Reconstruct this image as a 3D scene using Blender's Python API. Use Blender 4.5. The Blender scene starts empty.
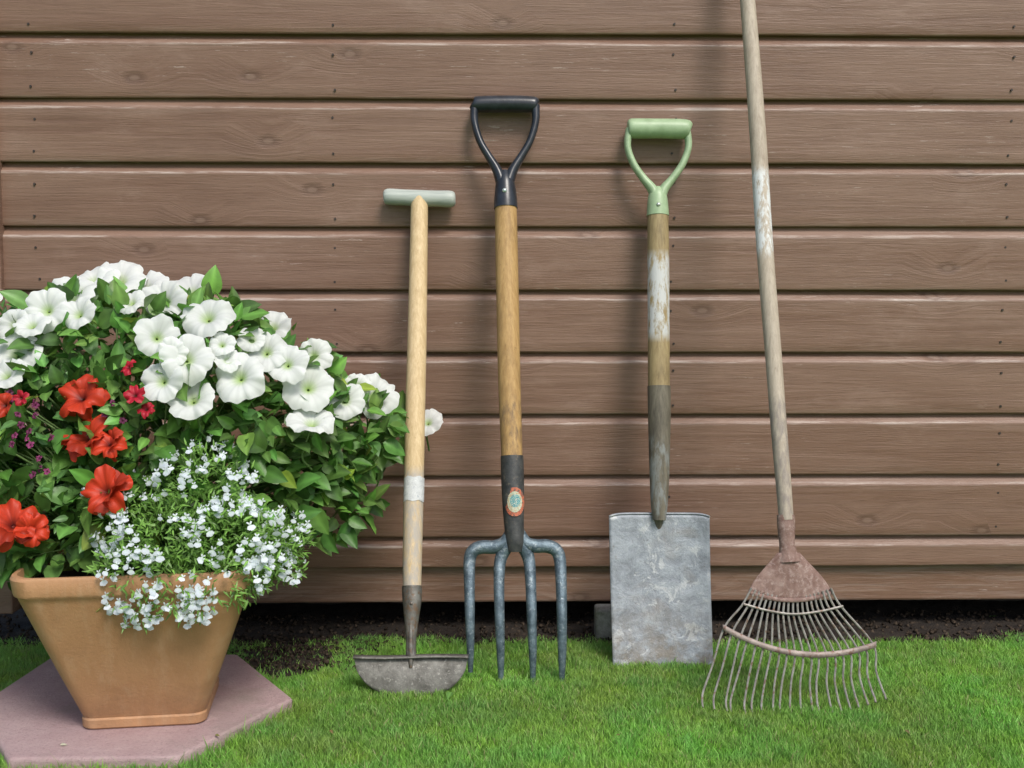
import bpy, math, random
import numpy as np
from mathutils import Vector, Matrix, Euler, noise as mn
random.seed(7); rng=np.random.default_rng(7)
sc=bpy.context.scene
F=1100.0
# ---------------- camera
camd=bpy.data.cameras.new("camera"); cam=bpy.data.objects.new("camera",camd); sc.collection.objects.link(cam)
cam.location=(0,-1.96,0.61); cam.rotation_euler=(math.radians(90-4.4),0,math.radians(-1.0))
camd.sensor_width=36; camd.lens=F/1024*36; camd.clip_start=0.02; camd.clip_end=500
sc.camera=cam
C=Vector(cam.location); RM=cam.rotation_euler.to_matrix()
def ray(u,v): return RM@Vector(((u-512)/F,-(v-384)/F,-1.0))
def on_y(u,v,Y):
    d=ray(u,v); return C+d*((Y-C.y)/d.y)
def on_g(u,v,z=0.0):
    d=ray(u,v); return C+d*((z-C.z)/d.z)
def mpp(p): return (p-C).dot(RM@Vector((0,0,-1)))/F
# ---------------- world / light
w=bpy.data.worlds.new("World"); sc.world=w; w.use_nodes=True
nt=w.node_tree; bg=nt.nodes["Background"]; sky=nt.nodes.new("ShaderNodeTexSky"); sky.sky_type='NISHITA'; sky.sun_disc=False
sd=Vector((0.36,-0.72,0.98)).normalized()
sky.sun_elevation=math.asin(sd.z); sky.sun_rotation=math.atan2(sd.x,sd.y)
sky.dust_density=3.0; sky.air_density=1.0
nt.links.new(sky.outputs[0],bg.inputs[0]); bg.inputs[1].default_value=0.15
ld=bpy.data.lights.new("sun",'SUN'); lo=bpy.data.objects.new("sun",ld); sc.collection.objects.link(lo)
ld.energy=2.6; ld.angle=math.radians(20); ld.color=(1,0.96,0.9)
lo.rotation_euler=(-sd).to_track_quat('-Z','Y').to_euler(); lo.location=(3,-5,6)
sc.view_settings.view_transform='Standard'; sc.view_settings.look='None'; sc.view_settings.exposure=0
# ---------------- node helper
class M:
    def __init__(s,name):
        s.m=bpy.data.materials.new(name); s.m.use_nodes=True; s.t=s.m.node_tree; s.b=s.t.nodes["Principled BSDF"]
        s.tc=s.t.nodes.new("ShaderNodeTexCoord").outputs["Object"]
    def n(s,ty): return s.t.nodes.new(ty)
    def L(s,a,b): s.t.links.new(a,b)
    def mapping(s,scale,vec=None,rot=(0,0,0)):
        m=s.n("ShaderNodeMapping"); m.inputs["Scale"].default_value=scale; m.inputs["Rotation"].default_value=rot
        s.L(vec if vec is not None else s.tc,m.inputs["Vector"]); return m.outputs[0]
    def noise(s,scale,detail=5,rough=.6,vec=None,dist=0):
        m=s.n("ShaderNodeTexNoise"); m.inputs["Scale"].default_value=scale; m.inputs["Detail"].default_value=detail
        m.inputs["Roughness"].default_value=rough; m.inputs["Distortion"].default_value=dist
        s.L(vec if vec is not None else s.tc,m.inputs["Vector"]); return m.outputs["Fac"]
    def ramp(s,fac,stops):
        r=s.n("ShaderNodeValToRGB"); e=r.color_ramp.elements
        while len(e)<len(stops): e.new(0.5)
        for i,(p,c) in enumerate(stops):
            e[i].position=p; e[i].color=(c[0],c[1],c[2],1) if hasattr(c,'__len__') else (c,c,c,1)
        s.L(fac,r.inputs[0]); return r.outputs[0]
    def mix(s,fac,a,b,mode='MIX'):
        m=s.n("ShaderNodeMix"); m.data_type='RGBA'; m.blend_type=mode
        for i,x in ((0,fac),(6,a),(7,b)):
            if isinstance(x,(int,float)): m.inputs[i].default_value=x
            elif isinstance(x,tuple): m.inputs[i].default_value=(x[0],x[1],x[2],1)
            else: s.L(x,m.inputs[i])
        return m.outputs[2]
    def math(s,op,a,b=0.0,c=None):
        m=s.n("ShaderNodeMath"); m.operation=op
        for i,x in enumerate((a,b,c)):
            if x is None: continue
            if isinstance(x,(int,float)): m.inputs[i].default_value=x
            else: s.L(x,m.inputs[i])
        return m.outputs[0]
    def maprange(s,v,a,b,c=0.0,d=1.0):
        m=s.n("ShaderNodeMapRange"); s.L(v,m.inputs[0])
        for i,x in enumerate((a,b,c,d)): m.inputs[i+1].default_value=x
        return m.outputs[0]
    def attr(s,name="Col"):
        a=s.n("ShaderNodeAttribute"); a.attribute_name=name; return a.outputs["Color"]
    def sep(s,v):
        a=s.n("ShaderNodeSeparateXYZ"); s.L(v,a.inputs[0]); return a.outputs
    def bump(s,h,st=.3,dist=.002):
        b=s.n("ShaderNodeBump"); b.inputs["Strength"].default_value=st; b.inputs["Distance"].default_value=dist
        s.L(h,b.inputs["Height"]); s.L(b.outputs[0],s.b.inputs["Normal"])
    def col(s,c):
        if isinstance(c,tuple): s.b.inputs["Base Color"].default_value=(c[0],c[1],c[2],1)
        else: s.L(c,s.b.inputs["Base Color"])
    def rough(s,r):
        if isinstance(r,float): s.b.inputs["Roughness"].default_value=r
        else: s.L(r,s.b.inputs["Roughness"])
def speck(name,c1,c2,scale=40,rough=.6,metal=0.0,bump=.3,dist=.002,c3=None,s3=200,thr=(.55,.65)):
    m=M(name); f=m.noise(scale,8,.65); c=m.ramp(f,[(.35,c1),(.65,c2)])
    if c3: c=m.mix(m.maprange(m.noise(s3,6,.7),thr[0],thr[1]),c,c3)
    m.col(c); m.rough(rough); m.b.inputs["Metallic"].default_value=metal; m.bump(m.noise(scale*3,6,.7),bump,dist); return m.m
def woodshaft(name,c1,c2,dark,patches=(),stain=.25):
    m=M(name); v=m.mapping((220,220,7)); f=m.noise(1,6,.65,v,.3)
    c=m.ramp(f,[(.3,c1),(.7,c2)])
    v2=m.mapping((30,30,9)); c=m.mix(m.maprange(m.noise(1,6,.7,v2),.5,.75,0,stain*2.5),c,dark)
    z=m.sep(m.tc)[2]
    for z0,z1,cc,lo_,hi in patches:
        msk=m.math('MULTIPLY',m.maprange(z,z0-.012,z0+.006),m.maprange(z,z1+.012,z1-.006))
        nn=m.maprange(m.noise(1,5,.7,m.mapping((110,110,30))),lo_,hi)
        c=m.mix(m.math('MULTIPLY',msk,nn),c,cc)
    c=m.mix(m.maprange(m.noise(1,4,.7,m.mapping((500,500,22))),.62,.70,0,.6),c,dark)
    c=m.mix(m.maprange(m.noise(90,5,.75),.64,.7,0,.5),c,dark)
    m.col(c); m.rough(.62); m.bump(f,.4,.0014); return m.m
# ---------------- geometry helpers
def link(o,parent=None):
    sc.collection.objects.link(o)
    if parent: o.parent=parent
    return o
def empty(name): return link(bpy.data.objects.new(name,None))
def mesh(name,vs,fs,mat,parent=None,smooth=True):
    me=bpy.data.meshes.new(name); me.from_pydata([tuple(v) for v in vs],[],fs); me.update()
    if smooth: me.polygons.foreach_set("use_smooth",[True]*len(me.polygons))
    o=bpy.data.objects.new(name,me)
    if mat: me.materials.append(mat)
    return link(o,parent)
def catmull(P,n=6):
    P=[np.array(p,float) for p in P]; Q=[2*P[0]-P[1]]+P+[2*P[-1]-P[-2]]; out=[]
    for i in range(1,len(Q)-2):
        for k in range(n):
            t=k/n; a,b,c,d=Q[i-1],Q[i],Q[i+1],Q[i+2]
            out.append(.5*((2*b)+(-a+c)*t+(2*a-5*b+4*c-d)*t*t+(-a+3*b-3*c+d)*t**3))
    out.append(P[-1]); return out
def tube(name,pts,rads,mat,parent=None,seg=14,flat=1.0,flatn=None,caps=True):
    pts=[Vector(p) for p in pts]; n=len(pts); vs=[];fs=[]
    t0=(pts[1]-pts[0]).normalized(); ref=Vector((0,1,0)) if abs(t0.y)<.9 else Vector((1,0,0))
    if flatn is not None: ref=Vector(flatn)
    for i,p in enumerate(pts):
        t=((pts[min(i+1,n-1)]-pts[max(i-1,0)])).normalized()
        a=(ref-t*ref.dot(t)).normalized(); b=t.cross(a)
        for k in range(seg):
            th=2*math.pi*k/seg; vs.append(p+a*math.cos(th)*rads[i]*flat+b*math.sin(th)*rads[i])
    for i in range(n-1):
        for k in range(seg):
            k2=(k+1)%seg; fs.append((i*seg+k,i*seg+k2,(i+1)*seg+k2,(i+1)*seg+k))
    if caps:
        fs.append(tuple(range(seg-1,-1,-1))); fs.append(tuple((n-1)*seg+k for k in range(seg)))
    o=mesh(name,vs,fs,mat,parent)
    try:
        o.data.set_sharp_from_angle(angle=math.radians(50))
    except Exception: pass
    return o
def grid(name,f,nu,nv,mat,parent=None,solid=0,bev=0):
    vs=[f(i/nu,j/nv) for j in range(nv+1) for i in range(nu+1)]
    fs=[(j*(nu+1)+i,j*(nu+1)+i+1,(j+1)*(nu+1)+i+1,(j+1)*(nu+1)+i) for j in range(nv) for i in range(nu)]
    o=mesh(name,vs,fs,mat,parent)
    if solid:
        m=o.modifiers.new("s",'SOLIDIFY'); m.thickness=solid; m.offset=0
    return o
def box(name,x0,x1,y0,y1,z0,z1,mat,parent=None,bev=.002,seg=2):
    vs=[(x,y,z) for x in (x0,x1) for y in (y0,y1) for z in (z0,z1)]
    fs=[(0,1,3,2),(4,6,7,5),(0,4,5,1),(2,3,7,6),(0,2,6,4),(1,5,7,3)]
    o=mesh(name,vs,fs,mat,parent,False)
    if bev:
        b=o.modifiers.new("b",'BEVEL'); b.width=bev; b.segments=seg
    return o
def fastmesh(name,V,Fc,Col,mat,parent=None,smooth=True):
    k=Fc.shape[1]; me=bpy.data.meshes.new(name); me.vertices.add(len(V)); me.vertices.foreach_set("co",V.astype(np.float32).ravel())
    me.loops.add(Fc.size); me.loops.foreach_set("vertex_index",Fc.astype(np.int32).ravel())
    me.polygons.add(len(Fc)); me.polygons.foreach_set("loop_start",np.arange(0,Fc.size,k,dtype=np.int32))
    me.update(calc_edges=True); me.validate()
    if smooth: me.polygons.foreach_set("use_smooth",np.ones(len(me.polygons),bool))
    ca=me.color_attributes.new("Col",'FLOAT_COLOR','POINT'); ca.data.foreach_set("color",np.hstack([Col,np.ones((len(Col),1))]).astype(np.float32).ravel())
    me.materials.append(mat); o=bpy.data.objects.new(name,me); return link(o,parent)
def norm(a): return a/np.maximum(np.linalg.norm(a,axis=-1,keepdims=True),1e-9)
class Scatter:
    def __init__(s): s.V=[];s.F=[];s.C=[];s.o=0
    def add(s,tv,tf,tc,B,X,Z,S,tint):
        B=np.atleast_2d(B);X=norm(np.atleast_2d(X));Z=np.atleast_2d(Z); Z=norm(Z-X*(Z*X).sum(1,keepdims=True)); Y=np.cross(Z,X)
        S=np.asarray(S).reshape(-1,1,1) if np.ndim(S)<2 else np.asarray(S)[:,None,:]
        T=tv[None]*S
        P=B[:,None]+T[...,0:1]*X[:,None]+T[...,1:2]*Y[:,None]+T[...,2:3]*Z[:,None]
        n=len(B);k=len(tv); s.V.append(P.reshape(-1,3)); s.C.append((tc[None]*np.atleast_2d(tint)[:,None]).reshape(-1,3))
        s.F.append((tf[None]+(np.arange(n)*k)[:,None,None]+s.o).reshape(-1,tf.shape[1])); s.o+=n*k
    def build(s,name,mat,parent=None,smooth=True):
        return fastmesh(name,np.vstack(s.V),np.vstack(s.F),np.vstack(s.C),mat,parent,smooth)
def veg(name,rough=.5,trans=.25,bump=True,spec=.4):
    m=M(name); c=m.attr(); m.col(c); m.rough(rough); m.b.inputs["Specular IOR Level"].default_value=spec
    if bump: m.bump(m.noise(350,3,.6),.25,.001)
    tr=m.n("ShaderNodeBsdfTranslucent"); m.L(c,tr.inputs[0]); mx=m.n("ShaderNodeMixShader"); mx.inputs[0].default_value=trans
    out=[x for x in m.t.nodes if x.type=='OUTPUT_MATERIAL'][0]
    m.L(m.b.outputs[0],mx.inputs[1]); m.L(tr.outputs[0],mx.inputs[2]); m.L(mx.outputs[0],out.inputs[0]); return m.m
# ================= SHED
def wallmat():
    m=M("painted_timber"); a=m.sep(m.attr()); R=a[0];G=a[1]
    comb=m.n("ShaderNodeCombineXYZ"); m.L(m.math('MULTIPLY',R,37.0),comb.inputs[0]); m.L(m.math('MULTIPLY',R,5.0),comb.inputs[2])
    va=m.n("ShaderNodeVectorMath"); va.operation='ADD'; m.L(m.tc,va.inputs[0]); m.L(comb.outputs[0],va.inputs[1]); vec=va.outputs[0]
    sx=m.sep(vec); kv=m.n("ShaderNodeCombineXYZ"); m.L(m.math('MULTIPLY',m.math('ADD',sx[0],sx[1]),5.0),kv.inputs[0]); m.L(m.math('MULTIPLY',sx[2],9.5),kv.inputs[1])
    vo=m.n("ShaderNodeTexVoronoi"); vo.voronoi_dimensions='2D'; vo.inputs["Scale"].default_value=1; m.L(kv.outputs[0],vo.inputs["Vector"])
    pick=m.math('GREATER_THAN',m.sep(vo.outputs["Color"])[0],.72)
    D=vo.outputs["Distance"]
    infl=m.math('MULTIPLY',m.maprange(D,.42,.05),pick)
    gz=m.n("ShaderNodeCombineXYZ"); m.L(m.math('MULTIPLY',sx[0],4.5),gz.inputs[0]); m.L(m.math('MULTIPLY',sx[1],20.),gz.inputs[1])
    m.L(m.math('ADD',m.math('MULTIPLY',sx[2],110.0),m.math('MULTIPLY',infl,3.0)),gz.inputs[2])
    grain=m.noise(1,7,.68,gz.outputs[0],.7)
    fine=m.noise(1,3,.6,m.mapping((30,60,620),vec),.2)
    broad=m.noise(1,5,.65,m.mapping((1.8,4,16),vec))
    mott=m.noise(1,6,.7,m.mapping((5,5,11),m.tc))
    c=m.ramp(grain,[(.28,(.140,.073,.046)),(.5,(.190,.107,.072)),(.74,(.240,.145,.102))])
    c=m.mix(m.maprange(broad,.38,.66,0,.6),c,(.270,.172,.125))
    c=m.mix(m.maprange(R,0,1,0,.45),c,(.165,.088,.056))
    c=m.mix(m.maprange(mott,.52,.7,0,.35),c,(.125,.068,.046))
    c=m.mix(m.maprange(mott,.46,.3,0,.5),c,(.30,.20,.155))
    c=m.mix(m.maprange(fine,.58,.7,0,.35),c,(.105,.06,.042))
    kn=m.math('MULTIPLY',m.maprange(m.math('ADD',D,m.math('MULTIPLY',fine,.05)),.15,.08),pick)
    c=m.mix(m.math('MULTIPLY',kn,.55),c,(.095,.047,.03))
    core=m.math('MULTIPLY',m.maprange(D,.055,.03),pick)
    c=m.mix(m.math('MULTIPLY',core,.4),c,(.30,.2,.15))
    wn=m.noise(1,6,.75,m.mapping((6,10,120),vec))
    wear=m.math('MULTIPLY',m.maprange(wn,.48,.6),G)
    c=m.mix(m.math('MULTIPLY',wear,.8),c,(.52,.44,.39))
    sn=m.noise(1,5,.75,m.mapping((16,10,210),vec)); sp=m.noise(1,2,.5,m.mapping((1.8,1,9),vec))
    scr=m.math('MULTIPLY',m.maprange(sn,.61,.65),m.maprange(sp,.5,.6))
    c=m.mix(m.math('MULTIPLY',scr,.6),c,(.50,.41,.36))
    m.col(c); m.L(m.maprange(broad,.3,.7,.34,.58),m.b.inputs["Roughness"])
    h=m.math('ADD',m.math('MULTIPLY',grain,.8),m.math('MULTIPLY',fine,.35)); m.bump(m.math('SUBTRACT',h,m.math('MULTIPLY',kn,.5)),.85,.0016); return m.m
WM=wallmat()
zt=on_y(560,34,0).z; zb=on_y(560,536.5,0).z; pitch=(zt-zb)/8
zlast=on_y(560,567,0).z; zgap=on_y(560,604,0).z
def boardwall(name,xa,xb,tf,parent,nx):
    zs=[zb+pitch*k for k in range(-1,17)]; V=[];Fc=[];Cc=[]
    for bi,z0 in enumerate(zs):
        r=random.random(); bot=zlast if bi==0 else z0; top=z0+pitch; dy=random.uniform(-.0010,.0010)
        prof=[(.015,bot+.001,0),(.0025,bot-.0005,0),(.0008,bot+.0006,.3),(0,bot+.003,.12)]
        fz0=bot+.003; fz1=top-.018
        for q in range(1,6): prof.append((0,fz0+(fz1-fz0)*q/6,0))
        prof+= [(0,fz1-.003,.1),(0,fz1,.9),(.0010,fz1+.0015,.8),(.0045,fz1+.006,.0),(.0085,fz1+.010,0),(.0115,fz1+.0155,0),(.0125,top+.004,0)]
        o=len(V); npf=len(prof)
        for i in range(nx+1):
            x=xa+(xb-xa)*i/nx; wob=mn.noise(Vector((x*2.1,bi*3.7,0)))*.0014; wz=mn.noise(Vector((x*1.3,bi*5.1,4)))*.0014+mn.noise(Vector((x*17,bi*5.1,4)))*.0004
            for (y,z,g) in prof:
                V.append(tf(x,y+dy+wob,z+wz)); Cc.append((r,g,0))
        for i in range(nx):
            for j in range(npf-1):
                a=o+i*npf+j; Fc.append((a,a+npf,a+npf+1,a+1))
    return fastmesh(name,np.array(V),np.array(Fc),np.array(Cc,float),WM,parent,False)
shed=empty("wooden_shed")
xL=on_y(3,240,0).x; xR=2.7; ztop=zb+pitch*17
boardwall("front_cladding",xL,xR,lambda x,y,z:(x,y,z),shed,260)
boardwall("side_cladding",0.0,1.9,lambda x,y,z:(xL-.02+y,x,z),shed,30)
boardwall("far_side_cladding",0.0,1.9,lambda x,y,z:(xR-y,x,z),shed,30)
def plain_attr(o,r=.3,g=0.05):
    ca=o.data.color_attributes.new("Col",'FLOAT_COLOR','POINT')
    for d in ca.data: d.color=(r,g,0,1)
    return o
plain_attr(box("corner_trim",xL-.05,xL,-.014,.05,zgap-.01,ztop,WM,shed,.003),.15)
plain_attr(box("corner_trim_2",xR,xR+.05,-.014,.05,zgap-.01,ztop,WM,shed,.003),.15)
plain_attr(box("base_bearer",xL-.02,xR,.014,.06,zgap,zlast+.03,WM,shed,.004),.0,.2)
plain_attr(box("base_bearer_side",xL-.015,xL+.03,.06,1.9,zgap,zlast+.03,WM,shed,.004),.0)
dark=speck("bearer_timber",(.02,.015,.011),(.035,.025,.02),30)
box("floor",xL+.02,xR-.02,.061,1.88,zgap+.02,zgap+.05,dark,shed,0)
box("rear_wall",xL,xR,1.87,1.9,-.01,ztop,dark,shed,0)
for i in range(4): box("joist_%d"%i,xL+.1,xR-.1,.20+i*.5,.26+i*.5,-.01,zgap+.02,dark,shed,0)
felt=speck("roof_felt",(.05,.055,.05),(.09,.095,.09),60,.9)
v=[(xL-.1,-.1,ztop),(xR+.1,-.1,ztop),(xR+.1,2.0,ztop+.25),(xL-.1,2.0,ztop+.25)]
ro=mesh("roof",v,[(0,1,2,3)],felt,shed,False); so=ro.modifiers.new("s",'SOLIDIFY'); so.thickness=.03; so.offset=1
nail=speck("nail_head",(.025,.018,.016),(.05,.035,.03),90,.5)
NV=[];NF=[]
for u in (337,672,1004,2):
    X=on_y(u,300,0).x
    if X<xL+.01: X=xL+.06
    for k in range(0,17):
        for dz in (.016,pitch-.036):
            x=X+random.uniform(-.004,.004); z=zb+pitch*k+dz+random.uniform(-.003,.003); o=len(NV)
            for q in range(8): NV.append((x+.0021*math.cos(q*math.pi/4),-.0018,z+.0021*math.sin(q*math.pi/4)))
            for q in range(8): NV.append((x+.0021*math.cos(q*math.pi/4),.003,z+.0021*math.sin(q*math.pi/4)))
            NF.append(tuple(o+q for q in range(8)))
            for q in range(8): NF.append((o+q,o+8+q,o+8+(q+1)%8,o+(q+1)%8))
mesh("nail_heads",NV,NF,nail,shed,False)
# ================= GROUND
gm=M("lawn_ground"); f=gm.noise(9,8,.7); f2=gm.noise(160,6,.7)
c=gm.mix(gm.maprange(f2,.35,.65),(.09,.18,.035),(.18,.35,.06)); c=gm.mix(gm.maprange(f,.4,.7,0,.4),c,(.20,.34,.08)); gm.col(c); gm.rough(.95); gm.bump(f2,.8,.01)
mesh("ground",[(-150,-150,0),(150,-150,0),(150,150,0),(-150,150,0)],[(0,1,2,3)],gm.m,None,False)
soilm=speck("soil_mat",(.014,.009,.006),(.042,.029,.019),45,.95,0,1.0,.01,(.08,.06,.045),300,(.64,.72))
pc=on_g(283,668)
def soilz(x,y):
    return .006+.006*mn.noise(Vector((x*14,y*14,0)))+.004*mn.noise(Vector((x*60,y*60,3)))
def gy_edge(x): return -.04+.018*mn.noise(Vector((x*4,1.3,0)))+.008*mn.noise(Vector((x*23,2.3,0)))
def fs(u,v):
    x=-1.6+4.2*u; ye=gy_edge(x)-.02
    if abs(x-pc.x)<.30: ye-=.15*math.exp(-((x-pc.x)/.11)**2)
    y=ye+(.75-ye)*v**1.6; z=soilz(x,y) if v>0.01 else -.004
    return (x,y,z)
soil=grid("soil",fs,420,60,soilm)
S=Scatter(); oc=np.array([(1,0,0),(0,1,0),(-1,0,0),(0,-1,0),(0,0,1),(0,0,-1)],float)
of=np.array([(0,1,4),(1,2,4),(2,3,4),(3,0,4),(1,0,5),(2,1,5),(3,2,5),(0,3,5)])
n=2600; x=rng.uniform(-1.2,1.6,n); y=rng.uniform(-.07,.12,n)
k=500; x[:k]=pc.x+rng.normal(0,.08,k); y[:k]=rng.uniform(-.2,-.03,k)
B=np.stack([x,y,np.full(n,.008)],1)
S.add(oc,of,np.ones((6,3)),B,rng.normal(size=(n,3)),rng.normal(size=(n,3)),rng.uniform(.0015,.006,(n,3)),rng.uniform(.015,.075,(n,1))*np.array([[1,.75,.55]]))
S.build("soil_crumbs",veg("crumb",.95,0.0,False,.1),soil,False)
# ================= SLAB
slabpx=[(-22,706),(8,760),(178,758),(293,699),(238,655),(60,652)]
SL=[on_g(u,v,.02) for u,v in slabpx]
sm=M("paving_stone"); f=sm.noise(12,8,.7); c=sm.ramp(f,[(.3,(.42,.28,.285)),(.7,(.54,.40,.40))]); c=sm.mix(sm.maprange(sm.noise(260,5,.8),.52,.66,0,.6),c,(.27,.18,.18)); c=sm.mix(sm.maprange(sm.noise(420,3,.8),.6,.7,0,.5),c,(.66,.57,.55)); c=sm.mix(sm.maprange(sm.noise(7,6,.65),.52,.7,0,.5),c,(.26,.235,.19)); sm.col(c); sm.rough(.85); sm.bump(sm.noise(70,9,.8),.9,.006)
vs=[(p.x,p.y,.022) for p in SL]+[(p.x,p.y,-.02) for p in SL]; n=6
sl=mesh("paving_slab",vs,[tuple(range(n)),tuple(range(2*n-1,n-1,-1))]+[(i,i+n,(i+1)%n+n,(i+1)%n) for i in range(n)],sm.m,None,False)
b=sl.modifiers.new("b",'BEVEL'); b.width=.005; b.segments=3
SLP=np.array([(p.x,p.y) for p in SL])
def inpoly(x,y,P,grow=0.0):
    c0=P.mean(0); Q=c0+(P-c0)*(1+grow); ins=np.zeros(len(x),bool); j=len(Q)-1
    for i in range(len(Q)):
        xi,yi=Q[i];xj,yj=Q[j]
        ins^=((yi>y)!=(yj>y))&(x<(xj-xi)*(y-yi)/(yj-yi+1e-12)+xi); j=i
    return ins
# ================= GRASS
def vnoise(x,y,s,seed):
    r=np.random.default_rng(seed); G=r.random((64,64)); X=x*s+200; Y=y*s+200; i=np.floor(X).astype(int);j=np.floor(Y).astype(int);a=X-i;b=Y-j
    a=a*a*(3-2*a);b=b*b*(3-2*b); g=lambda p,q:G[p%64,q%64]
    return (g(i,j)*(1-a)+g(i+1,j)*a)*(1-b)+(g(i,j+1)*(1-a)+g(i+1,j+1)*a)*b
def grassfield(S,n,x0,x1,y0,y1,hs=1.0,ws=1.0):
    x=rng.uniform(x0,x1,n);y=rng.uniform(y0,y1,n)
    edge=-.035+.04*(vnoise(x,x*0,7,3)-.5)+.03*(vnoise(x,x*0,40,4)-.5)
    d=(edge-y)
    keep=(rng.random(n)<np.clip(d/.03+.2,0.0,1))&(d>-.03)
    keep&=~inpoly(x,y,SLP,-.01)
    sp=((x-pc.x)/.09)**2+((y-pc.y-.02)/.085)**2+(vnoise(x,y,45,9)-.5)*1.2
    keep&=(sp>1)|(rng.random(n)<.10)
    keep&=(y<.0)|(x<xL-.05)
    x=x[keep];y=y[keep];n=len(x)
    near=inpoly(x,y,SLP,.05)
    cl=vnoise(x,y,8,5);cl2=vnoise(x,y,60,6);cl3=vnoise(x,y,22,16)
    h=(.0085+.0045*cl2+.0045*rng.random(n)+.002*(cl-.5))*hs
    h*=np.where(rng.random(n)<.012,1.6,1)*np.where(near,1.4,1)
    wd=rng.uniform(.0009,.0016,n)*ws
    th=rng.uniform(0,2*np.pi,n); s=np.stack([np.cos(th),np.sin(th),0*th],1)
    ln=rng.uniform(.05,.75,n)*h; lt=rng.uniform(0,2*np.pi,n); ld_=np.stack([np.cos(lt),np.sin(lt),0*lt],1)
    B=np.stack([x,y,np.full(n,-.001)],1); up=np.array([0,0,1.])
    m=B+up*(h*.55)[:,None]+ld_*(ln*.3)[:,None]; t=B+up*h[:,None]*.97+ld_*ln[:,None]
    sw=s*wd[:,None]*.5
    V=np.stack([B-sw,B+sw,m-sw*.85,m+sw*.85,t],1)
    base=np.stack([.245+.09*cl3,.50+.08*cl,.085+.05*cl2],1)*rng.uniform(.72,1.25,(n,1))*(.9+.2*cl)[:,None]
    dry=rng.random(n)<.06; base[dry]=np.array([.50,.50,.24])*rng.uniform(.6,1.1,(dry.sum(),1))
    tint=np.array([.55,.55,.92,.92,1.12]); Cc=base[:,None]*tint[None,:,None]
    F3=np.array([(0,1,3),(0,3,2),(2,3,4)])
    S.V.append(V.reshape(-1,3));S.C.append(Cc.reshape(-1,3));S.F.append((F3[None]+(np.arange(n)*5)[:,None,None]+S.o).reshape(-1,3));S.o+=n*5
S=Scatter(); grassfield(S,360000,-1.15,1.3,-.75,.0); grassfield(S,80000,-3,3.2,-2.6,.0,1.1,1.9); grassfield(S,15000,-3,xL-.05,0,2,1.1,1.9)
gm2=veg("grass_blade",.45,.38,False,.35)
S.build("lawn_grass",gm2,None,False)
# ================= SMALL STONE
blk=speck("block_concrete",(.16,.16,.14),(.30,.30,.27),60,.9,0,.8,.004,(.10,.12,.07),25)
a=on_y(596,648,-.045);b_=on_y(625,610,-.045)
box("stone_block",a.x,b_.x,-.045,.0,-.01,b_.z,blk,None,.005,3)
# ================= TOOLS
class Plane:
    def __init__(s,foot,top,Yt):
        s.f=on_g(*foot); t=on_y(top[0],top[1],Yt); s.t=Vector((0,t.y-s.f.y,t.z)).normalized(); s.n=Vector((0,-s.t.z,s.t.y))
    def __call__(s,u,v,off=0.0):
        d=ray(u,v); k=(s.f-C).dot(s.n)/d.dot(s.n); return C+d*k+s.n*off
def ptube(name,PL,pts,mat,parent,seg=14,flat=1.0,sm_=0,offs=None,flatn=None):
    P=[tuple(p)+((0,) if len(p)==3 else ()) for p in pts]
    if sm_: P=[tuple(q) for q in catmull(P,sm_)]
    W=[PL(p[0],p[1],p[3]) for p in P]; R=[max(.2,p[2])*mpp(wp) for p,wp in zip(P,W)]
    return tube(name,W,R,mat,parent,seg,flat,flatn or tuple(PL.n))
def surfpatch(name,PL,uc,v0,v1,rpx,off,mat,parent,a0=-1.3,a1=1.3,ell=False,sx=1.0):
    Pc=[PL(uc[0],v0),PL(uc[1],v1)]
    r=rpx*mpp(Pc[0])+off
    ax=(Pc[1]-Pc[0]); axn=ax.normalized(); side=axn.cross(PL.n).normalized()
    nu,nv=16,10; vs=[];fs_=[]
    if ell:
        vs.append(Pc[0]+ax*.5+PL.n*r)
        rings=5;seg=24
        for q in range(1,rings+1):
            for k in range(seg):
                th=2*math.pi*k/seg; al=a1*sx*q/rings*math.cos(th); h=.5+.5*q/rings*math.sin(th)
                vs.append(Pc[0]+ax*h+(PL.n*math.cos(al)+side*math.sin(al))*r)
        for k in range(seg): fs_.append((0,1+k,1+(k+1)%seg))
        for q in range(rings-1):
            for k in range(seg):
                o=1+q*seg; fs_.append((o+k,o+seg+k,o+seg+(k+1)%seg,o+(k+1)%seg))
    else:
        for j in range(nv+1):
            for i in range(nu+1):
                al=a0+(a1-a0)*i/nu+.05*math.sin(j*2.1); vs.append(Pc[0]+ax*(j/nv+.03*math.sin(i*.9))+(PL.n*math.cos(al)+side*math.sin(al))*r)
        fs_=[(j*(nu+1)+i,j*(nu+1)+i+1,(j+1)*(nu+1)+i+1,(j+1)*(nu+1)+i) for j in range(nv) for i in range(nu)]
    return mesh(name,vs,fs_,mat,parent)
def rivet(name,PL,u,v,rpx,off,mat,parent):
    c_=PL(u,v,off); r=rpx*mpp(c_); return tube(name,[c_,c_+PL.n*r*.5,c_+PL.n*r*.8],[r,r*.8,r*.25],mat,parent,12,1,(1,0,0))
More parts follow.
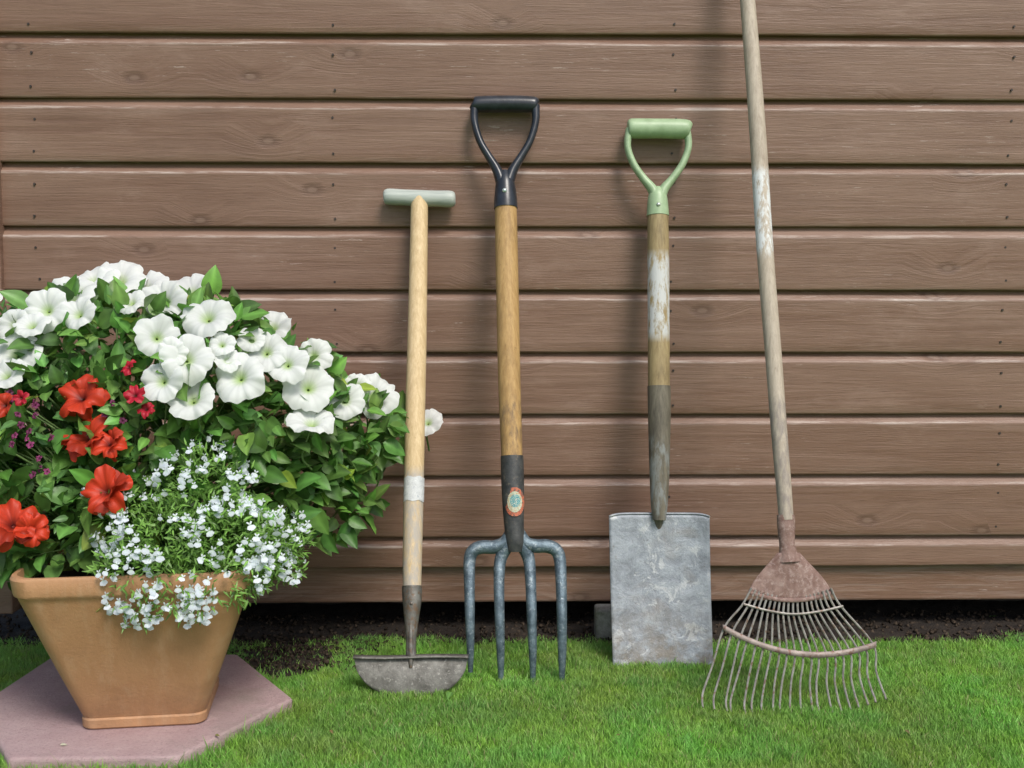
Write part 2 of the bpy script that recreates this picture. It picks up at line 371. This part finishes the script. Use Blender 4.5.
# ---- edger
PE=Plane((411,697),(419,197),-.022); E=empty("lawn_edger")
ew=woodshaft("edger_wood",(.52,.37,.19),(.72,.56,.33),(.36,.23,.12),[(PE(412,592).z,PE(412,470).z,(.42,.38,.33),.32,.6)],.2)
gh=M("grey_grip"); f=gh.noise(1,6,.6,gh.mapping((14,150,150))); gh.col(gh.ramp(f,[(.3,(.32,.36,.33)),(.7,(.48,.52,.475))])); gh.rough(.5); gh.bump(f,.3,.001)
steel=speck("worn_steel",(.09,.085,.075),(.24,.23,.21),55,.5,.45,.5,.002,(.17,.11,.07),120,(.5,.62))
bsteel=speck("blade_steel",(.09,.085,.075),(.23,.225,.205),40,.55,.3,.6,.002,(.36,.35,.32),140,(.56,.68))
ptube("shaft",PE,[(419.5,199,8.6),(418.5,260,9),(417,340,9.6),(415,420,10),(413.5,500,10),(412.3,560,9.6),(412,590,9.2)],ew,E,20,sm_=4)
ptube("t_grip",PE,[(383.5,196.5,4.5),(385,196.5,7),(390,196.8,8.2),(405,197.5,8.0),(419,198.5,8.6),(434,198.5,8.0),(449,199,8.4),(454,199.2,7),(455.5,199.2,4.5)],gh.m,E,18,sm_=3)
ptube("socket",PE,[(412,586,10.2),(412,600,9.6),(411.6,615,7.8),(411.3,630,6),(411,645,5),(411,656,5.5)],steel,E,16,sm_=3)
ptube("socket_rib",PE,[(411.5,588,2,.010),(411.3,620,2.2,.0075),(411,650,3,.005),(411,668,2,.003)],steel,E,8,sm_=3)
lab=speck("paper_label",(.5,.52,.52),(.68,.7,.7),120,.6,0,.2,.001,(.35,.38,.42),420,(.55,.65))
surfpatch("label",PE,(414.2,413.6),478,502,10,.0006,lab,E,-1.5,1.2)
rivet("rivet",PE,412,604,2.2,.0125,steel,E)
def edge_blade(u,v):
    th=u*2-1; top=656.5+abs(th)**6*1.0; uu=411+57*th
    bot=656.5+41*math.sqrt(max(0,1-abs(th)**2.4))
    vv=top+(bot-top)*v
    return PE(uu,vv,.004*(1-th*th)*math.sin(v*3.0))
grid("blade",edge_blade,40,10,bsteel,E,.0028)
def flange(u,v):
    th=u*2-1; p=PE(411+57.5*th,656.5,0); return p+Vector((0,-.010+.013*v,.001+.0012*math.sin(th*3)))
grid("tread",flange,30,2,bsteel,E,.0026)
# ---- fork
PF=Plane((516,685),(505,100),-.02); K=empty("garden_fork")
fw=woodshaft("fork_wood",(.36,.21,.075),(.53,.34,.14),(.15,.085,.035),[(PF(511,456).z,PF(510,400).z,(.2,.13,.07),.45,.65)],.26)
blk_=M("black_plastic"); blk_.col(blk_.ramp(blk_.noise(60,6,.6),[(.3,(.012,.015,.02)),(.7,(.032,.038,.05))])); blk_.rough(.3); blk_.bump(blk_.noise(150,4,.6),.15,.001)
fst=speck("fork_steel",(.06,.09,.115),(.17,.23,.27),60,.38,.45,.6,.0025,(.34,.39,.41),150,(.55,.68))
fsd=speck("fork_socket_paint",(.03,.033,.036),(.08,.082,.08),50,.5,.2,.6,.0015,(.17,.14,.11),90,(.56,.7))
ptube("shaft",PF,[(505.8,206,11),(506.8,260,11.3),(508,320,11.3),(509.3,380,11.2),(511,430,10.9),(512,460,10.6)],fw,K,20,sm_=4)
ptube("grip",PF,[(472.5,104,4),(474,104.5,7.4),(482,104.3,8.2),(505,104,8.4),(528,104.3,8.2),(536,105,7.4),(538,105.5,4)],blk_.m,K,18,sm_=3)
for s in (-1,1):
    ptube("handle_arm_%d"%(1 if s<0 else 2),PF,[(505+s*30.5,106,4.4),(505+s*30.5,122,3.8),(505+s*25.0,141,3.7),(505+s*16.5,156,4.0),(505+s*8,170,5),(505+s*3.5,182,6)],blk_.m,K,12,sm_=5,flat=1.3)
ptube("handle_socket",PF,[(505,171,4.5),(505,178,8),(505.3,186,10),(505.6,200,11.6),(505.8,208.5,12)],blk_.m,K,18,sm_=3)
rivet("rivet",PF,504.5,194,2.4,.0185,speck("zinc",(.5,.6,.6),(.7,.8,.8),90,.35,.6),K)
ptube("socket",PF,[(512,456,11.6),(512.6,480,11.6),(513.2,505,11),(514,525,10),(515,542,9.5),(515,552,7)],fsd,K,18,sm_=3)
stk=[speck("sticker_red",(.42,.08,.04),(.58,.20,.10),260,.5,c3=(.10,.08,.07),s3=330,thr=(.5,.6)),speck("sticker_pale",(.35,.42,.30),(.6,.62,.48),260,.5,c3=(.45,.25,.12),s3=500,thr=(.5,.58)),speck("sticker_blue",(.04,.20,.24),(.12,.36,.36),260,.5,c3=(.55,.55,.45),s3=600,thr=(.52,.58))]
surfpatch("sticker_ring",PF,(514.4,514.6),488,517,11.3,.0007,stk[0],K,0,.95,True)
surfpatch("sticker_disc",PF,(514.4,514.6),492,513,11.3,.0011,stk[1],K,0,.66,True)
surfpatch("sticker_centre",PF,(514.9,515.1),495,508,11.3,.0015,stk[2],K,0,.44,True)
outerL=[(514,530,7),(505,543,7),(494,547,6.6),(482,547,6.6),(473,551,6.3),(469.5,561,5.8),(469.5,585,5.1),(470,615,4.6),(470.5,645,3.6),(470.5,672,2)]
outerR=[(516,530,7),(525,543,7),(536,546,6.6),(547,546,6.6),(556,550,6.3),(560,560,5.8),(561,585,5.2),(561.5,620,4.7),(562,655,3.8),(562,684,2)]
inL=[(513,536,7),(506,547,6.8),(500.5,560,5.8),(499,580,5.2),(499.5,615,4.7),(500.5,650,3.8),(501,685,2)]
inR=[(517,536,7),(524,547,6.8),(529,560,5.8),(530.5,580,5.2),(531.5,615,4.7),(532.5,650,3.8),(533,686,2)]
for i,t in enumerate((outerL,inL,inR,outerR)):
    t2=[]
    for (u,v_,r) in t:
        q=max(0,(v_-560)/120); t2.append((u,v_,r+.5,.014*math.sin(q*math.pi)-.004))
    ptube("tine_%d"%(i+1),PF,t2,fst,K,10,sm_=5,flat=.9)
# ---- spade
PS=Plane((662,668),(658,122),-.024); D=empty("garden_spade")
grn=M("green_plastic"); grn.col(grn.ramp(grn.noise(50,6,.6),[(.3,(.27,.38,.215)),(.7,(.39,.52,.32))])); grn.rough(.42); grn.bump(grn.noise(120,4,.6),.2,.001)
sw=woodshaft("spade_wood",(.25,.18,.085),(.40,.31,.16),(.12,.085,.045),[(PS(658,335).z,PS(658,256).z,(.55,.56,.55),.38,.52)],.35)
lsm=woodshaft("spade_socket_worn",(.085,.075,.055),(.20,.175,.13),(.04,.034,.027),[(PS(659,515).z,PS(659,440).z,(.22,.23,.22),.45,.6)],.4)
ptube("shaft",PS,[(657.8,212,10.6),(658.3,260,10.9),(658.6,320,11),(658.8,370,11),(659,396,10.8)],sw,D,20,sm_=4)
ptube("grip",PS,[(627.5,128,5),(629,128,9),(636,128.5,10),(658,128.5,9.8),(680,129,10),(688.5,129.5,9),(690.5,130,5)],grn.m,D,18,sm_=3)
for s in (-1,1):
    ptube("handle_arm_%d"%(1 if s<0 else 2),PS,[(658+s*28.5,129,4),(658+s*30.5,146,3.5),(658+s*25,163,3.6),(658+s*15,178,3.9),(658+s*6,189,5),(658+s*2,199,6)],grn.m,D,12,sm_=5,flat=1.4)
ptube("handle_socket",PS,[(657.5,187,4),(657.5,192,8),(657.6,200,10),(657.8,216,11.2)],grn.m,D,18,sm_=3)
rivet("rivet",PS,657,207,2.2,.018,speck("zinc2",(.5,.55,.5),(.7,.75,.7),90,.35,.6),D)
ptube("socket",PS,[(659,386,11.6),(659.3,410,11.4),(659.4,450,10.6),(659.4,480,9.6),(659.2,505,8.4),(659.2,520,6.5)],lsm,D,18,sm_=3)
bl=M("spade_steel"); n1=bl.noise(30,9,.72,None,.3); n2=bl.noise(11,6,.6,None,.3)
c=bl.ramp(n1,[(.3,(.18,.195,.215)),(.5,(.32,.35,.39)),(.7,(.45,.49,.53))]); c=bl.mix(bl.maprange(n2,.54,.7,0,.6),c,(.26,.22,.18)); c=bl.mix(bl.maprange(bl.noise(26,7,.75,None,.8),.56,.61,0,.75),c,(.57,.59,.60))
c=bl.mix(bl.maprange(bl.noise(120,6,.8),.58,.68,0,.6),c,(.13,.11,.09))
zz=bl.sep(bl.tc)[2]; c=bl.mix(bl.math('MULTIPLY',bl.maprange(zz,.12,.0),bl.maprange(bl.noise(45,6,.7),.38,.58,0,.75)),c,(.19,.15,.10))
bl.col(c); bl.b.inputs["Metallic"].default_value=.2; bl.rough(.5); bl.bump(n1,.8,.004)
def sblade(u,v):
    L_=609+4*v; R_=709.5+4*v; uu=L_+(R_-L_)*u
    top=514+3*(abs(2*u-1)**8); bot=670+ -3*u+1.5*math.sin(u*7)*.5
    vv=top+(bot-top)*v; th=2*u-1
    return PS(uu,vv,-.006+.007*th*th - .006*math.sin(v*3.1)+.0006*mn.noise(Vector((u*6,v*9,0))))
grid("blade",sblade,30,40,bl.m,D,.003)
def tread(u,v):
    p=sblade(u,0); return p+Vector((0,-.003+.008*v,.001))
grid("tread",tread,30,2,bl.m,D,.002)
ptube("blade_rib",PS,[(659.2,505,7.5,-.004),(659.3,518,5.5,-.006),(659.5,528,3,-.009),(659.5,536,1,-.014)],lsm,D,14,sm_=3,flat=.7)
# ---- rake
PR=Plane((795,711),(742,-175),-.012); Rk=empty("lawn_rake")
rw=woodshaft("rake_wood",(.35,.29,.225),(.52,.45,.36),(.22,.16,.11),[(PR(763,252).z,PR(758,172).z,(.68,.70,.70),.42,.54),(PR(785,515).z,PR(775,400).z,(.28,.24,.21),.4,.6)],.25)
rust=speck("rusty_steel",(.16,.088,.07),(.29,.195,.165),50,.8,.1,.6,.002,(.36,.27,.24),130,(.5,.65))
wire=speck("rake_wire",(.22,.205,.185),(.42,.40,.365),70,.5,.3,.3,.001,(.22,.14,.10),120,(.54,.64))
ptube("shaft",PR,[(730,-185,7.0),(741,-60,7.3),(747.5,0,7.5),(757.5,130,8.2),(765,250,8.3),(773,350,8.2),(779,430,8),(784,490,7.6),(786.3,520,7.3)],rw,Rk,20,sm_=5)
ptube("ferrule",PR,[(785.8,515,9),(786.3,528,9.0),(787,542,8.0),(788,552,9),(789,562,12)],rust,Rk,16,sm_=3,flat=.75)
def fanp(u,v):
    t=u; th=2*u-1
    top=(788.5+11*th, 553); bt=(748+84*t, 593+8*(1-th*th)+.5*t)
    e=math.sin(v*math.pi/2)**1.2
    uu=top[0]+(bt[0]-top[0])*(.45*v+.55*e); vv=top[1]+(bt[1]-top[1])*v
    return PR(uu,vv,.009*(1-th*th)*(1-.5*v)+.0004*math.sin(u*math.pi*22)*v*v)
grid("fan_plate",fanp,80,10,rust,Rk,.002)
def fanlip(u,v):
    p=fanp(u,1); return p+PR.t*(.0045-.006*v)+PR.n*.0018
grid("fan_lip",fanlip,60,2,rust,Rk,.0015)
NT=20
for i in range(NT):
    t=i/(NT-1); q=1-(2*t-1)**2; j=random.uniform(-3,3)
    a=(751+79*t,588+8*q,1.1,.004); a2=(741+99*t,606+11*q,1.1,.003)
    bnd=(724+149*t+j*.2,628+16*t+18*q,1.1,.002)
    m_=(713.5+163*t+j*.5,664+6*t+15*q,1.1,.002)
    e1=(705+178*t+j,690-3*t+14*q,1.1,.003); e2=(703+182*t+j,699-5*t+13*q,1.05,.008); e3=(703+182*t+j*1.2,706-8*t+13*q,1.0,.015)
    ptube("tine_%02d"%(i+1),PR,[a,a2,bnd,m_,e1,e2,e3],wire,Rk,6,sm_=4)
def band(u,v):
    q=1-(2*u-1)**2; return PR(722+153*u,624+17*u+18*q+6*v,.0055)
grid("cross_band",band,40,2,speck("band_steel",(.22,.175,.155),(.38,.32,.29),60,.6,.3,.4,.001,(.2,.11,.08),100,(.5,.62)),Rk,.0022)
ptube("cross_wire",PR,[(743,604,1.2,.005),(765,610,1.2,.006),(792,614,1.2,.006),(820,611,1.2,.006),(842,606,1.2,.005)],wire,Rk,6,sm_=5)
# ================= POT
pot=empty("terracotta_planter")
tm=M("terracotta"); f=tm.noise(10,8,.65); c=tm.ramp(f,[(.3,(.40,.205,.095)),(.7,(.50,.275,.14))]); c=tm.mix(tm.maprange(tm.noise(30,7,.8),.52,.72,0,.5),c,(.34,.18,.09)); c=tm.mix(tm.maprange(tm.noise(1,5,.7,tm.mapping((50,50,5))),.5,.72,0,.4),c,(.56,.38,.24)); c=tm.mix(tm.maprange(tm.noise(170,4,.8),.64,.72,0,.45),c,(.18,.10,.055))
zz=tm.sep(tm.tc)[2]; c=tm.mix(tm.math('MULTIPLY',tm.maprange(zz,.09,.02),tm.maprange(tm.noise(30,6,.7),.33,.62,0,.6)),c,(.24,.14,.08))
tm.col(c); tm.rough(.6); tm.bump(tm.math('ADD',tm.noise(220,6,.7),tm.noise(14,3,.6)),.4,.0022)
pb=on_g(134,730,.022); PCx=pb.x; PCy=pb.y+.09; RZ=math.radians(7)
def rsq(r,z,cr=.25,seg=10):
    out=[];k=r*cr
    for q,(sx,sy) in enumerate(((1,1),(-1,1),(-1,-1),(1,-1))):
        for i in range(seg+1):
            th=q*math.pi/2+i/seg*math.pi/2
            x=sx*(r-k)+k*math.cos(th); y=sy*(r-k)+k*math.sin(th)
            out.append((PCx+x*math.cos(RZ)-y*math.sin(RZ),PCy+x*math.sin(RZ)+y*math.cos(RZ),z))
    return out
H=.252
prof=[(.072,.0225),(.081,.0225),(.0835,.025),(.0840,.036),(.0822,.0385),(.0835,.041),(.105,.10),(.128,.165),(.1455,.215),(.1485,.223),(.1515,.2255),(.1525,.229),(.1545,H-.004),(.1525,H),(.147,H),(.145,H-.01),(.138,H-.03)]
vs=[];fs_=[];NR=44
for r,z in prof: vs+=rsq(r,z,.22)
for j in range(len(prof)-1):
    for i in range(NR): fs_.append((j*NR+i,j*NR+(i+1)%NR,(j+1)*NR+(i+1)%NR,(j+1)*NR+i))
o=mesh("pot_body",vs,fs_,tm.m,pot); o.data.set_sharp_from_angle(angle=math.radians(35))
vs=rsq(.141,H-.022,.22); mesh("compost",vs,[tuple(range(NR))],soilm,pot,False)
# ================= PLANTS
cl=[ # u,v,Y,r
(130,366,-.30,.115),(70,366,-.29,.11),(200,378,-.32,.115),(250,413,-.31,.115),(300,440,-.26,.10),(345,432,-.21,.08),(372,428,-.15,.055),
(20,390,-.30,.12),(-50,400,-.30,.14),(-40,480,-.33,.11),(150,435,-.36,.11),(60,430,-.37,.10),(20,470,-.40,.10),(45,520,-.44,.07),(300,490,-.27,.08),
(335,500,-.23,.06),(230,490,-.34,.11),(120,500,-.40,.10),(280,380,-.27,.08),(0,530,-.45,.065),(215,340,-.29,.07),(-100,420,-.3,.12),(60,552,-.475,.035),(30,558,-.475,.03)]
CL=[(np.array(on_y(u,v,Y)),r) for u,v,Y,r in cl]
lob=[(200,495,-.44,.07),(165,540,-.49,.065),(225,540,-.475,.062),(130,572,-.52,.042),(175,585,-.525,.04),(255,550,-.45,.05),(125,510,-.465,.052),(280,540,-.41,.04),
(118,598,-.525,.022),(145,605,-.53,.024),(130,618,-.525,.012),(200,598,-.53,.026),(190,615,-.525,.014),(215,578,-.52,.038),(242,575,-.49,.036),(285,565,-.42,.026),(105,580,-.52,.022)]
LB=[(np.array(on_y(u,v,Y)),r) for u,v,Y,r in lob]
pcen=np.array([PCx,PCy+.03,.30]); Cn=np.array(C)
def hit(u,v,sph,dflt,push=.008):
    d=np.array(ray(u,v)); d=d/np.linalg.norm(d); best=None
    for c_,r in sph:
        oc_=Cn-c_; b=oc_@d; q=b*b-(oc_@oc_-r*r)
        if q>0:
            t=-b-math.sqrt(q)
            if best is None or t<best: best=t
    if best is None:
        p=np.array(on_y(u,v,dflt)); return p
    return Cn+d*(best-push)
def leaf_template(nu=6,wid=.36,fold=.18,droop=.25,tipp=1.0):
    V=[];T=[]
    for i in range(nu+1):
        u=i/nu; w_=wid*math.sin(math.pi*u**.8)**.75*(1-.25*u) if 0<u<1 else .012
        for s in (-1,-.5,0,.5,1):
            V.append((u,s*w_,fold*abs(s)*w_*1.2-droop*u*u+ .02*math.sin(u*16+s)*abs(s))); g=(1.0 if i%2 else .86) if s else 1.35
            T.append((g,g,g*.95))
    Fq=[(i*5+j,i*5+j+1,(i+1)*5+j+1,(i+1)*5+j) for i in range(nu) for j in range(4)]
    return np.array(V),np.array(Fq),np.array(T)
def shell(sph,n,lo=.55,hi=1.02,rej=.62,even=False):
    vol=np.array([r**2 for _,r in sph]); idx=rng.choice(len(sph),n*2,p=vol/vol.sum())
    c_=np.array([s[0] for s in sph])[idx]; r=np.array([s[1] for s in sph])[idx]
    d=norm(rng.normal(size=(n*2,3))); P=c_+d*(r*rng.uniform(lo,hi,n*2))[:,None]
    ok=np.ones(n*2,bool)
    for cc,rr in sph:
        ok&=(np.linalg.norm(P-cc,axis=1)>rr*rej)
    ok&=P[:,1]<-.03; ok&=P[:,2]>.03
    inset=np.clip((H-P[:,2])*.33,0,.08)
    ok&=~((np.abs(P[:,0]-PCx)<.15-inset)&(np.abs(P[:,1]-PCy)<.158-inset)&(P[:,2]<H))
    return P[ok][:n],d[ok][:n],c_[ok][:n]
pet=empty("petunia_plant")
lm=veg("leaf_green",.42,.3,True,.5)
S=Scatter()
P,d,_=shell(CL,4000)
sel=rng.integers(0,3,len(P))
for q,(wd,fo,dr) in enumerate(((.34,.25,.25),(.40,.15,.38),(.30,.3,.12))):
    tv,tf,tc=leaf_template(6,wd,fo,dr); m_=sel==q; k=m_.sum()
    X=d[m_]+rng.normal(0,.65,(k,3))+np.array([0,-.2,.05]); Z=d[m_]*.5+np.array([0,-.5,.7])+rng.normal(0,.45,(k,3))
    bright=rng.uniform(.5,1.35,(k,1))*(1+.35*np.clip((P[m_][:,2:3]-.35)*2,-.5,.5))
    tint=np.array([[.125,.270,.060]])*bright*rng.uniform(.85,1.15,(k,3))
    yl=rng.random(k)<.06; tint[yl]=tint[yl]*np.array([1.9,1.35,1.0])
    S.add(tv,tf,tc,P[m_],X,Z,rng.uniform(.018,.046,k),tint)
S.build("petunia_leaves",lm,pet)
stm=veg("stem_green",.6,.1,False); 
SV=[];SF=[]
def addstem(p0,p1,r,sag=.0):
    global SV,SF
    mid=(np.array(p0)+np.array(p1))/2+np.array([0,0,sag])+rng.normal(0,.008,3)
    pts=catmull([p0,mid,p1],5); o=len(SV); n_=len(pts)
    for i,p in enumerate(pts):
        for k in range(5):
            th=k*2*math.pi/5; SV.append((p[0]+r*math.cos(th),p[1]+r*math.sin(th),p[2]+r*.6*math.sin(th+1)))
    for i in range(n_-1):
        for k in range(5): SF.append((o+i*5+k,o+i*5+(k+1)%5,o+(i+1)*5+(k+1)%5,o+(i+1)*5+k))
base=np.array([PCx,PCy,H-.02])
for c_,r in CL:
    for q in range(7):
        dd=norm(rng.normal(size=3)); addstem(base+rng.normal(0,.04,3)*np.array([1,1,0]),c_+dd*r*.95,.0014,.03)
def petunia(seed,lobes=5,depth=.55,notch=.10,ruf=.07,pointed=0.,core=(.50,.70,.22),edge=(1,1,1),vein=.12,tilt=1.0):
    r_=random.Random(seed); V=[];T=[];A=60;Rn=10; ph=r_.uniform(0,6); p2=r_.uniform(0,6);p3=r_.uniform(0,6)
    lob_=[r_.uniform(.87,1.10) for _ in range(lobes)]; tl=[r_.uniform(-.26,.16)*tilt for _ in range(lobes)]
    for j in range(Rn+1):
        t=.05+.95*(j/Rn)
        for i in range(A):
            th=2*math.pi*i/A; a=(th*lobes/(2*math.pi))%lobes; k=int(a)%lobes; fr=a-int(a); cs=abs(2*fr-1)
            wgt=(1-cs)
            e=1-notch*cs**3-pointed*(1-wgt)*.5+ .025*math.sin(13*th+p3)
            L_=1+(lob_[k]-1)*math.sin(fr*math.pi)
            rr=t*(e*L_*t+(1-t)); 
            z=-depth*(1-t)**2.0+ t*t*(ruf*math.sin(3*th+ph)+ruf*.7*math.sin(7*th+p2)+ruf*.4*t*math.sin(15*th+p3)) + tl[k]*math.sin(fr*math.pi)*t**3 -.15*t**4 -.08*t*math.exp(-(cs-1)**2*40)
            V.append((rr*math.cos(th),rr*math.sin(th),z))
            g=min(1,max(0,(t-.05)/.32)); vn=1-vein*(1-.5*t)*(math.exp(-((fr-.5)*14)**2)+.6*math.exp(-((fr-.25)*14)**2)+.6*math.exp(-((fr-.75)*14)**2))
            T.append(tuple((core[q]*(1-g)+edge[q]*g)*vn for q in range(3)))
    Fq=[(j*A+i,j*A+(i+1)%A,(j+1)*A+(i+1)%A,(j+1)*A+i) for j in range(Rn) for i in range(A)]
    return np.array(V),np.array(Fq),np.array(T)
white=[(65,294,30),(45,308,22),(92,275,23),(118,276,25),(140,286,24),(163,300,21),(188,287,24),(206,313,26),(158,335,22),(187,357,25),(14,352,24),(3,372,20),(12,324,18),
(160,380,21),(191,396,24),(237,375,27),(272,324,19),(266,350,21),(286,362,21),(309,384,26),(314,354,17),(312,418,23),(346,399,19),(374,392,25),(428,420,15),(222,343,13),(-30,340,25),(-60,370,24),(-25,300,22),(76,312,18),(252,338,14),
(130,300,15),(228,358,14),(172,352,15),(358,385,14),(30,322,18)]
WT=[petunia(i,5,.5,.13,.085) for i in range(8)]
S=Scatter()
for i,(u,v,r) in enumerate(white):
    p=hit(u,v,CL,-.26,.012+.018*rng.random())
    if u>400: p=np.array(on_y(u,v,-.085))
    rad=r*mpp(Vector(p))*1.08
    n_=norm(norm(p-pcen)*.4+np.array([.02,-.95,.36])+rng.normal(0,.22,3))
    if (u,v)==(312,418): n_=norm(np.array([.1,-.45,.95]))
    xx=norm(rng.normal(size=3)); tv,tf,tc=WT[i%8]
    S.add(tv,tf,tc,p,xx-n_*(xx@n_),n_,[rad],np.array([.85,.88,.86])*rng.uniform(.95,1.02))
    addstem(p-n_*rad*.45,p-n_*(rad+.03)-np.array([0,0,.02]),.0016)
wm_=veg("petal_white",.55,.35,False,.3)
S.build("white_flowers",wm_,pet)
mesh("stems",SV,SF,None,pet); SVo=bpy.data.objects["stems"]; stc=SVo.data.color_attributes.new("Col",'FLOAT_COLOR','POINT')
stc.data.foreach_set("color",np.tile([.12,.20,.06,1.],len(SV)).astype(np.float32)); SVo.data.materials.append(stm)
# red flowers
redp=empty("red_flower_plant"); S=Scatter()
RT=[petunia(40+i,5,.45,.36,.16,0.08,(.10,.005,.01),(1,1,1),.3,1.5) for i in range(4)]
red=[(78,394,25),(84,434,25),(108,441,18),(104,489,25),(12,521,27),(134,394,11),(146,408,9),(127,366,9),(2,404,14),(20,398,8),(-30,450,22),(32,530,17)]
for i,(u,v,r) in enumerate(red):
    p=hit(u,v,CL,-.36,.026); rad=r*mpp(Vector(p))*1.05
    n_=norm(np.array([rng.normal(0,.3),-.75,.55+rng.normal(0,.2)])); xx=norm(rng.normal(size=3)); tv,tf,tc=RT[i%4]
    tint=np.array([.60,.05,.018]) if r>13 else np.array([.46,.015,.035])
    S.add(tv,tf,tc,p,xx-n_*(xx@n_),n_,[rad],tint*rng.uniform(.8,1.2))
    if r>15:
        xx=norm(rng.normal(size=3)); n2_=norm(n_+rng.normal(0,.4,3)); tv,tf,tc=RT[(i+2)%4]
        S.add(tv,tf,tc,p-n_*.004,xx-n2_*(xx@n2_),n2_,[rad*.95],tint*rng.uniform(.6,1.0))
for (u,v) in [(30,412),(20,440),(34,470),(12,430),(40,440),(8,395),(118,420)]:
    for q in range(3):
        p=hit(u+rng.normal(0,7),v+rng.normal(0,7),CL,-.36,.012); n_=norm(np.array([rng.normal(0,.6),-.7,.4])); xx=norm(rng.normal(size=3)); tv,tf,tc=RT[q%4]
        S.add(tv,tf,tc,p,xx-n_*(xx@n_),n_,[.0055],np.array([.24,.04,.13])*rng.uniform(.5,1.5))
S.build("red_petals",veg("petal_red",.5,.25,False,.35),redp)
S=Scatter(); sphR=[CL[i] for i in (7,8,9,11,12,13,19,17)]
P,d,_=shell(sphR,1200,.75,1.12,.7); tv,tf,tc=leaf_template(5,.26,.2,.3); k=len(P)
S.add(tv,tf,tc,P,d+rng.normal(0,.6,(k,3)),d*.5+np.array([0,-.3,.8])+rng.normal(0,.4,(k,3)),rng.uniform(.014,.028,k),np.array([[.10,.22,.065]])*rng.uniform(.55,1.4,(k,1)))
S.build("red_plant_leaves",lm,redp)
# lobelia
lobp=empty("lobelia_plant"); S=Scatter()
P,d,_=shell(LB,7000,.3,1.12,.45); tv,tf,tc=leaf_template(3,.15,.2,.3); k=len(P)
S.add(tv,tf,tc,P,d*.8+rng.normal(0,.6,(k,3))+np.array([0,0,.2]),d*.4+np.array([0,-.4,.8])+rng.normal(0,.4,(k,3)),rng.uniform(.007,.016,k),np.array([[.20,.39,.08]])*rng.uniform(.5,1.3,(k,1)))
S.build("lobelia_foliage",lm,lobp)
def petals5():
    V=[];Fq=[];T=[]
    for a,l,w_ in ((-.62,1,.42),(0,1.05,.45),(.62,1,.42),(2.5,.65,.2),(-2.5,.65,.2)):
        o=len(V); ca,sa=math.cos(a),math.sin(a)
        for x,y,z in ((0.05,-.06,-.1),(.05,.06,-.1),(.5*l,-w_*.8,.05),(.5*l,w_*.8,.05),(l,-w_*.55,0),(l,w_*.55,0)):
            V.append((x*ca-y*sa,x*sa+y*ca,z)); T.append((1,1,1) if x>.1 else (.8,.88,.7))
        Fq+=[(o,o+1,o+3,o+2),(o+2,o+3,o+5,o+4)]
    return np.array(V),np.array(Fq),np.array(T)
S=Scatter(); tv,tf,tc=petals5(); n=560
P,d,_=shell(LB,n*3,.98,1.22,.9); fr=(d@np.array([.1,-.85,.5]))>0.0; P=P[fr][:n];d=d[fr][:n]
keep=vnoise(P[:,0]+P[:,2]*.3,P[:,2],38,21)+rng.random(len(P))*.5>.62; P=P[keep];d=d[keep]
sm_s=LB[8:13]; P2,d2,_=shell(sm_s,150,.9,1.25,.8); fr=(d2@np.array([.1,-.9,.3]))>0; P=np.vstack([P,P2[fr][:55]]); d=np.vstack([d,d2[fr][:55]]); k=len(P)
Z=d*.5+np.array([0,-.8,.45])+rng.normal(0,.25,(k,3)); X=np.array([0,-.1,-1.])+rng.normal(0,.35,(k,3))
S.add(tv,tf,tc,P,X,Z,rng.uniform(.0055,.0084,k),np.array([[.83,.89,.97]])*rng.uniform(.92,1.02,(k,1)))
S.build("lobelia_flowers",wm_,lobp,False)
S=Scatter(); P,d,c_=shell(LB,900,.6,1.12,.3); k=len(P)
bl_=np.array([(0,-.5,0),(1,-.3,0),(1,.3,0),(0,.5,0)],float)*np.array([1,.05,1])
S.add(bl_,np.array([(0,1,2,3)]),np.ones((4,3)),P-d*.02,d+np.array([0,-.1,.3]),rng.normal(size=(k,3)),np.full(k,.026),np.array([[.17,.32,.07]])*rng.uniform(.7,1.2,(k,1)))
S.build("lobelia_stems",lm,lobp,False)
S=Scatter(); tv,tf,tc=leaf_template(5,.33,.3,.2)
pts=[(451,692),(330,730),(620,735),(905,730),(60,745),(215,735)]
B=np.array([on_g(u,v,.014 if i<4 else .024) for i,(u,v) in enumerate(pts)]); S.add(tv,tf,tc,B,rng.normal(size=(6,3))*np.array([1,1,.1]),np.tile([0,-.3,1.],(6,1)),np.array([.018,.008,.007,.009,.009,.007]),np.array([[.14,.3,.07],[.2,.15,.06],[.22,.2,.08],[.18,.16,.07],[.5,.5,.4],[.2,.2,.06]]))
S.build("fallen_leaves",lm)
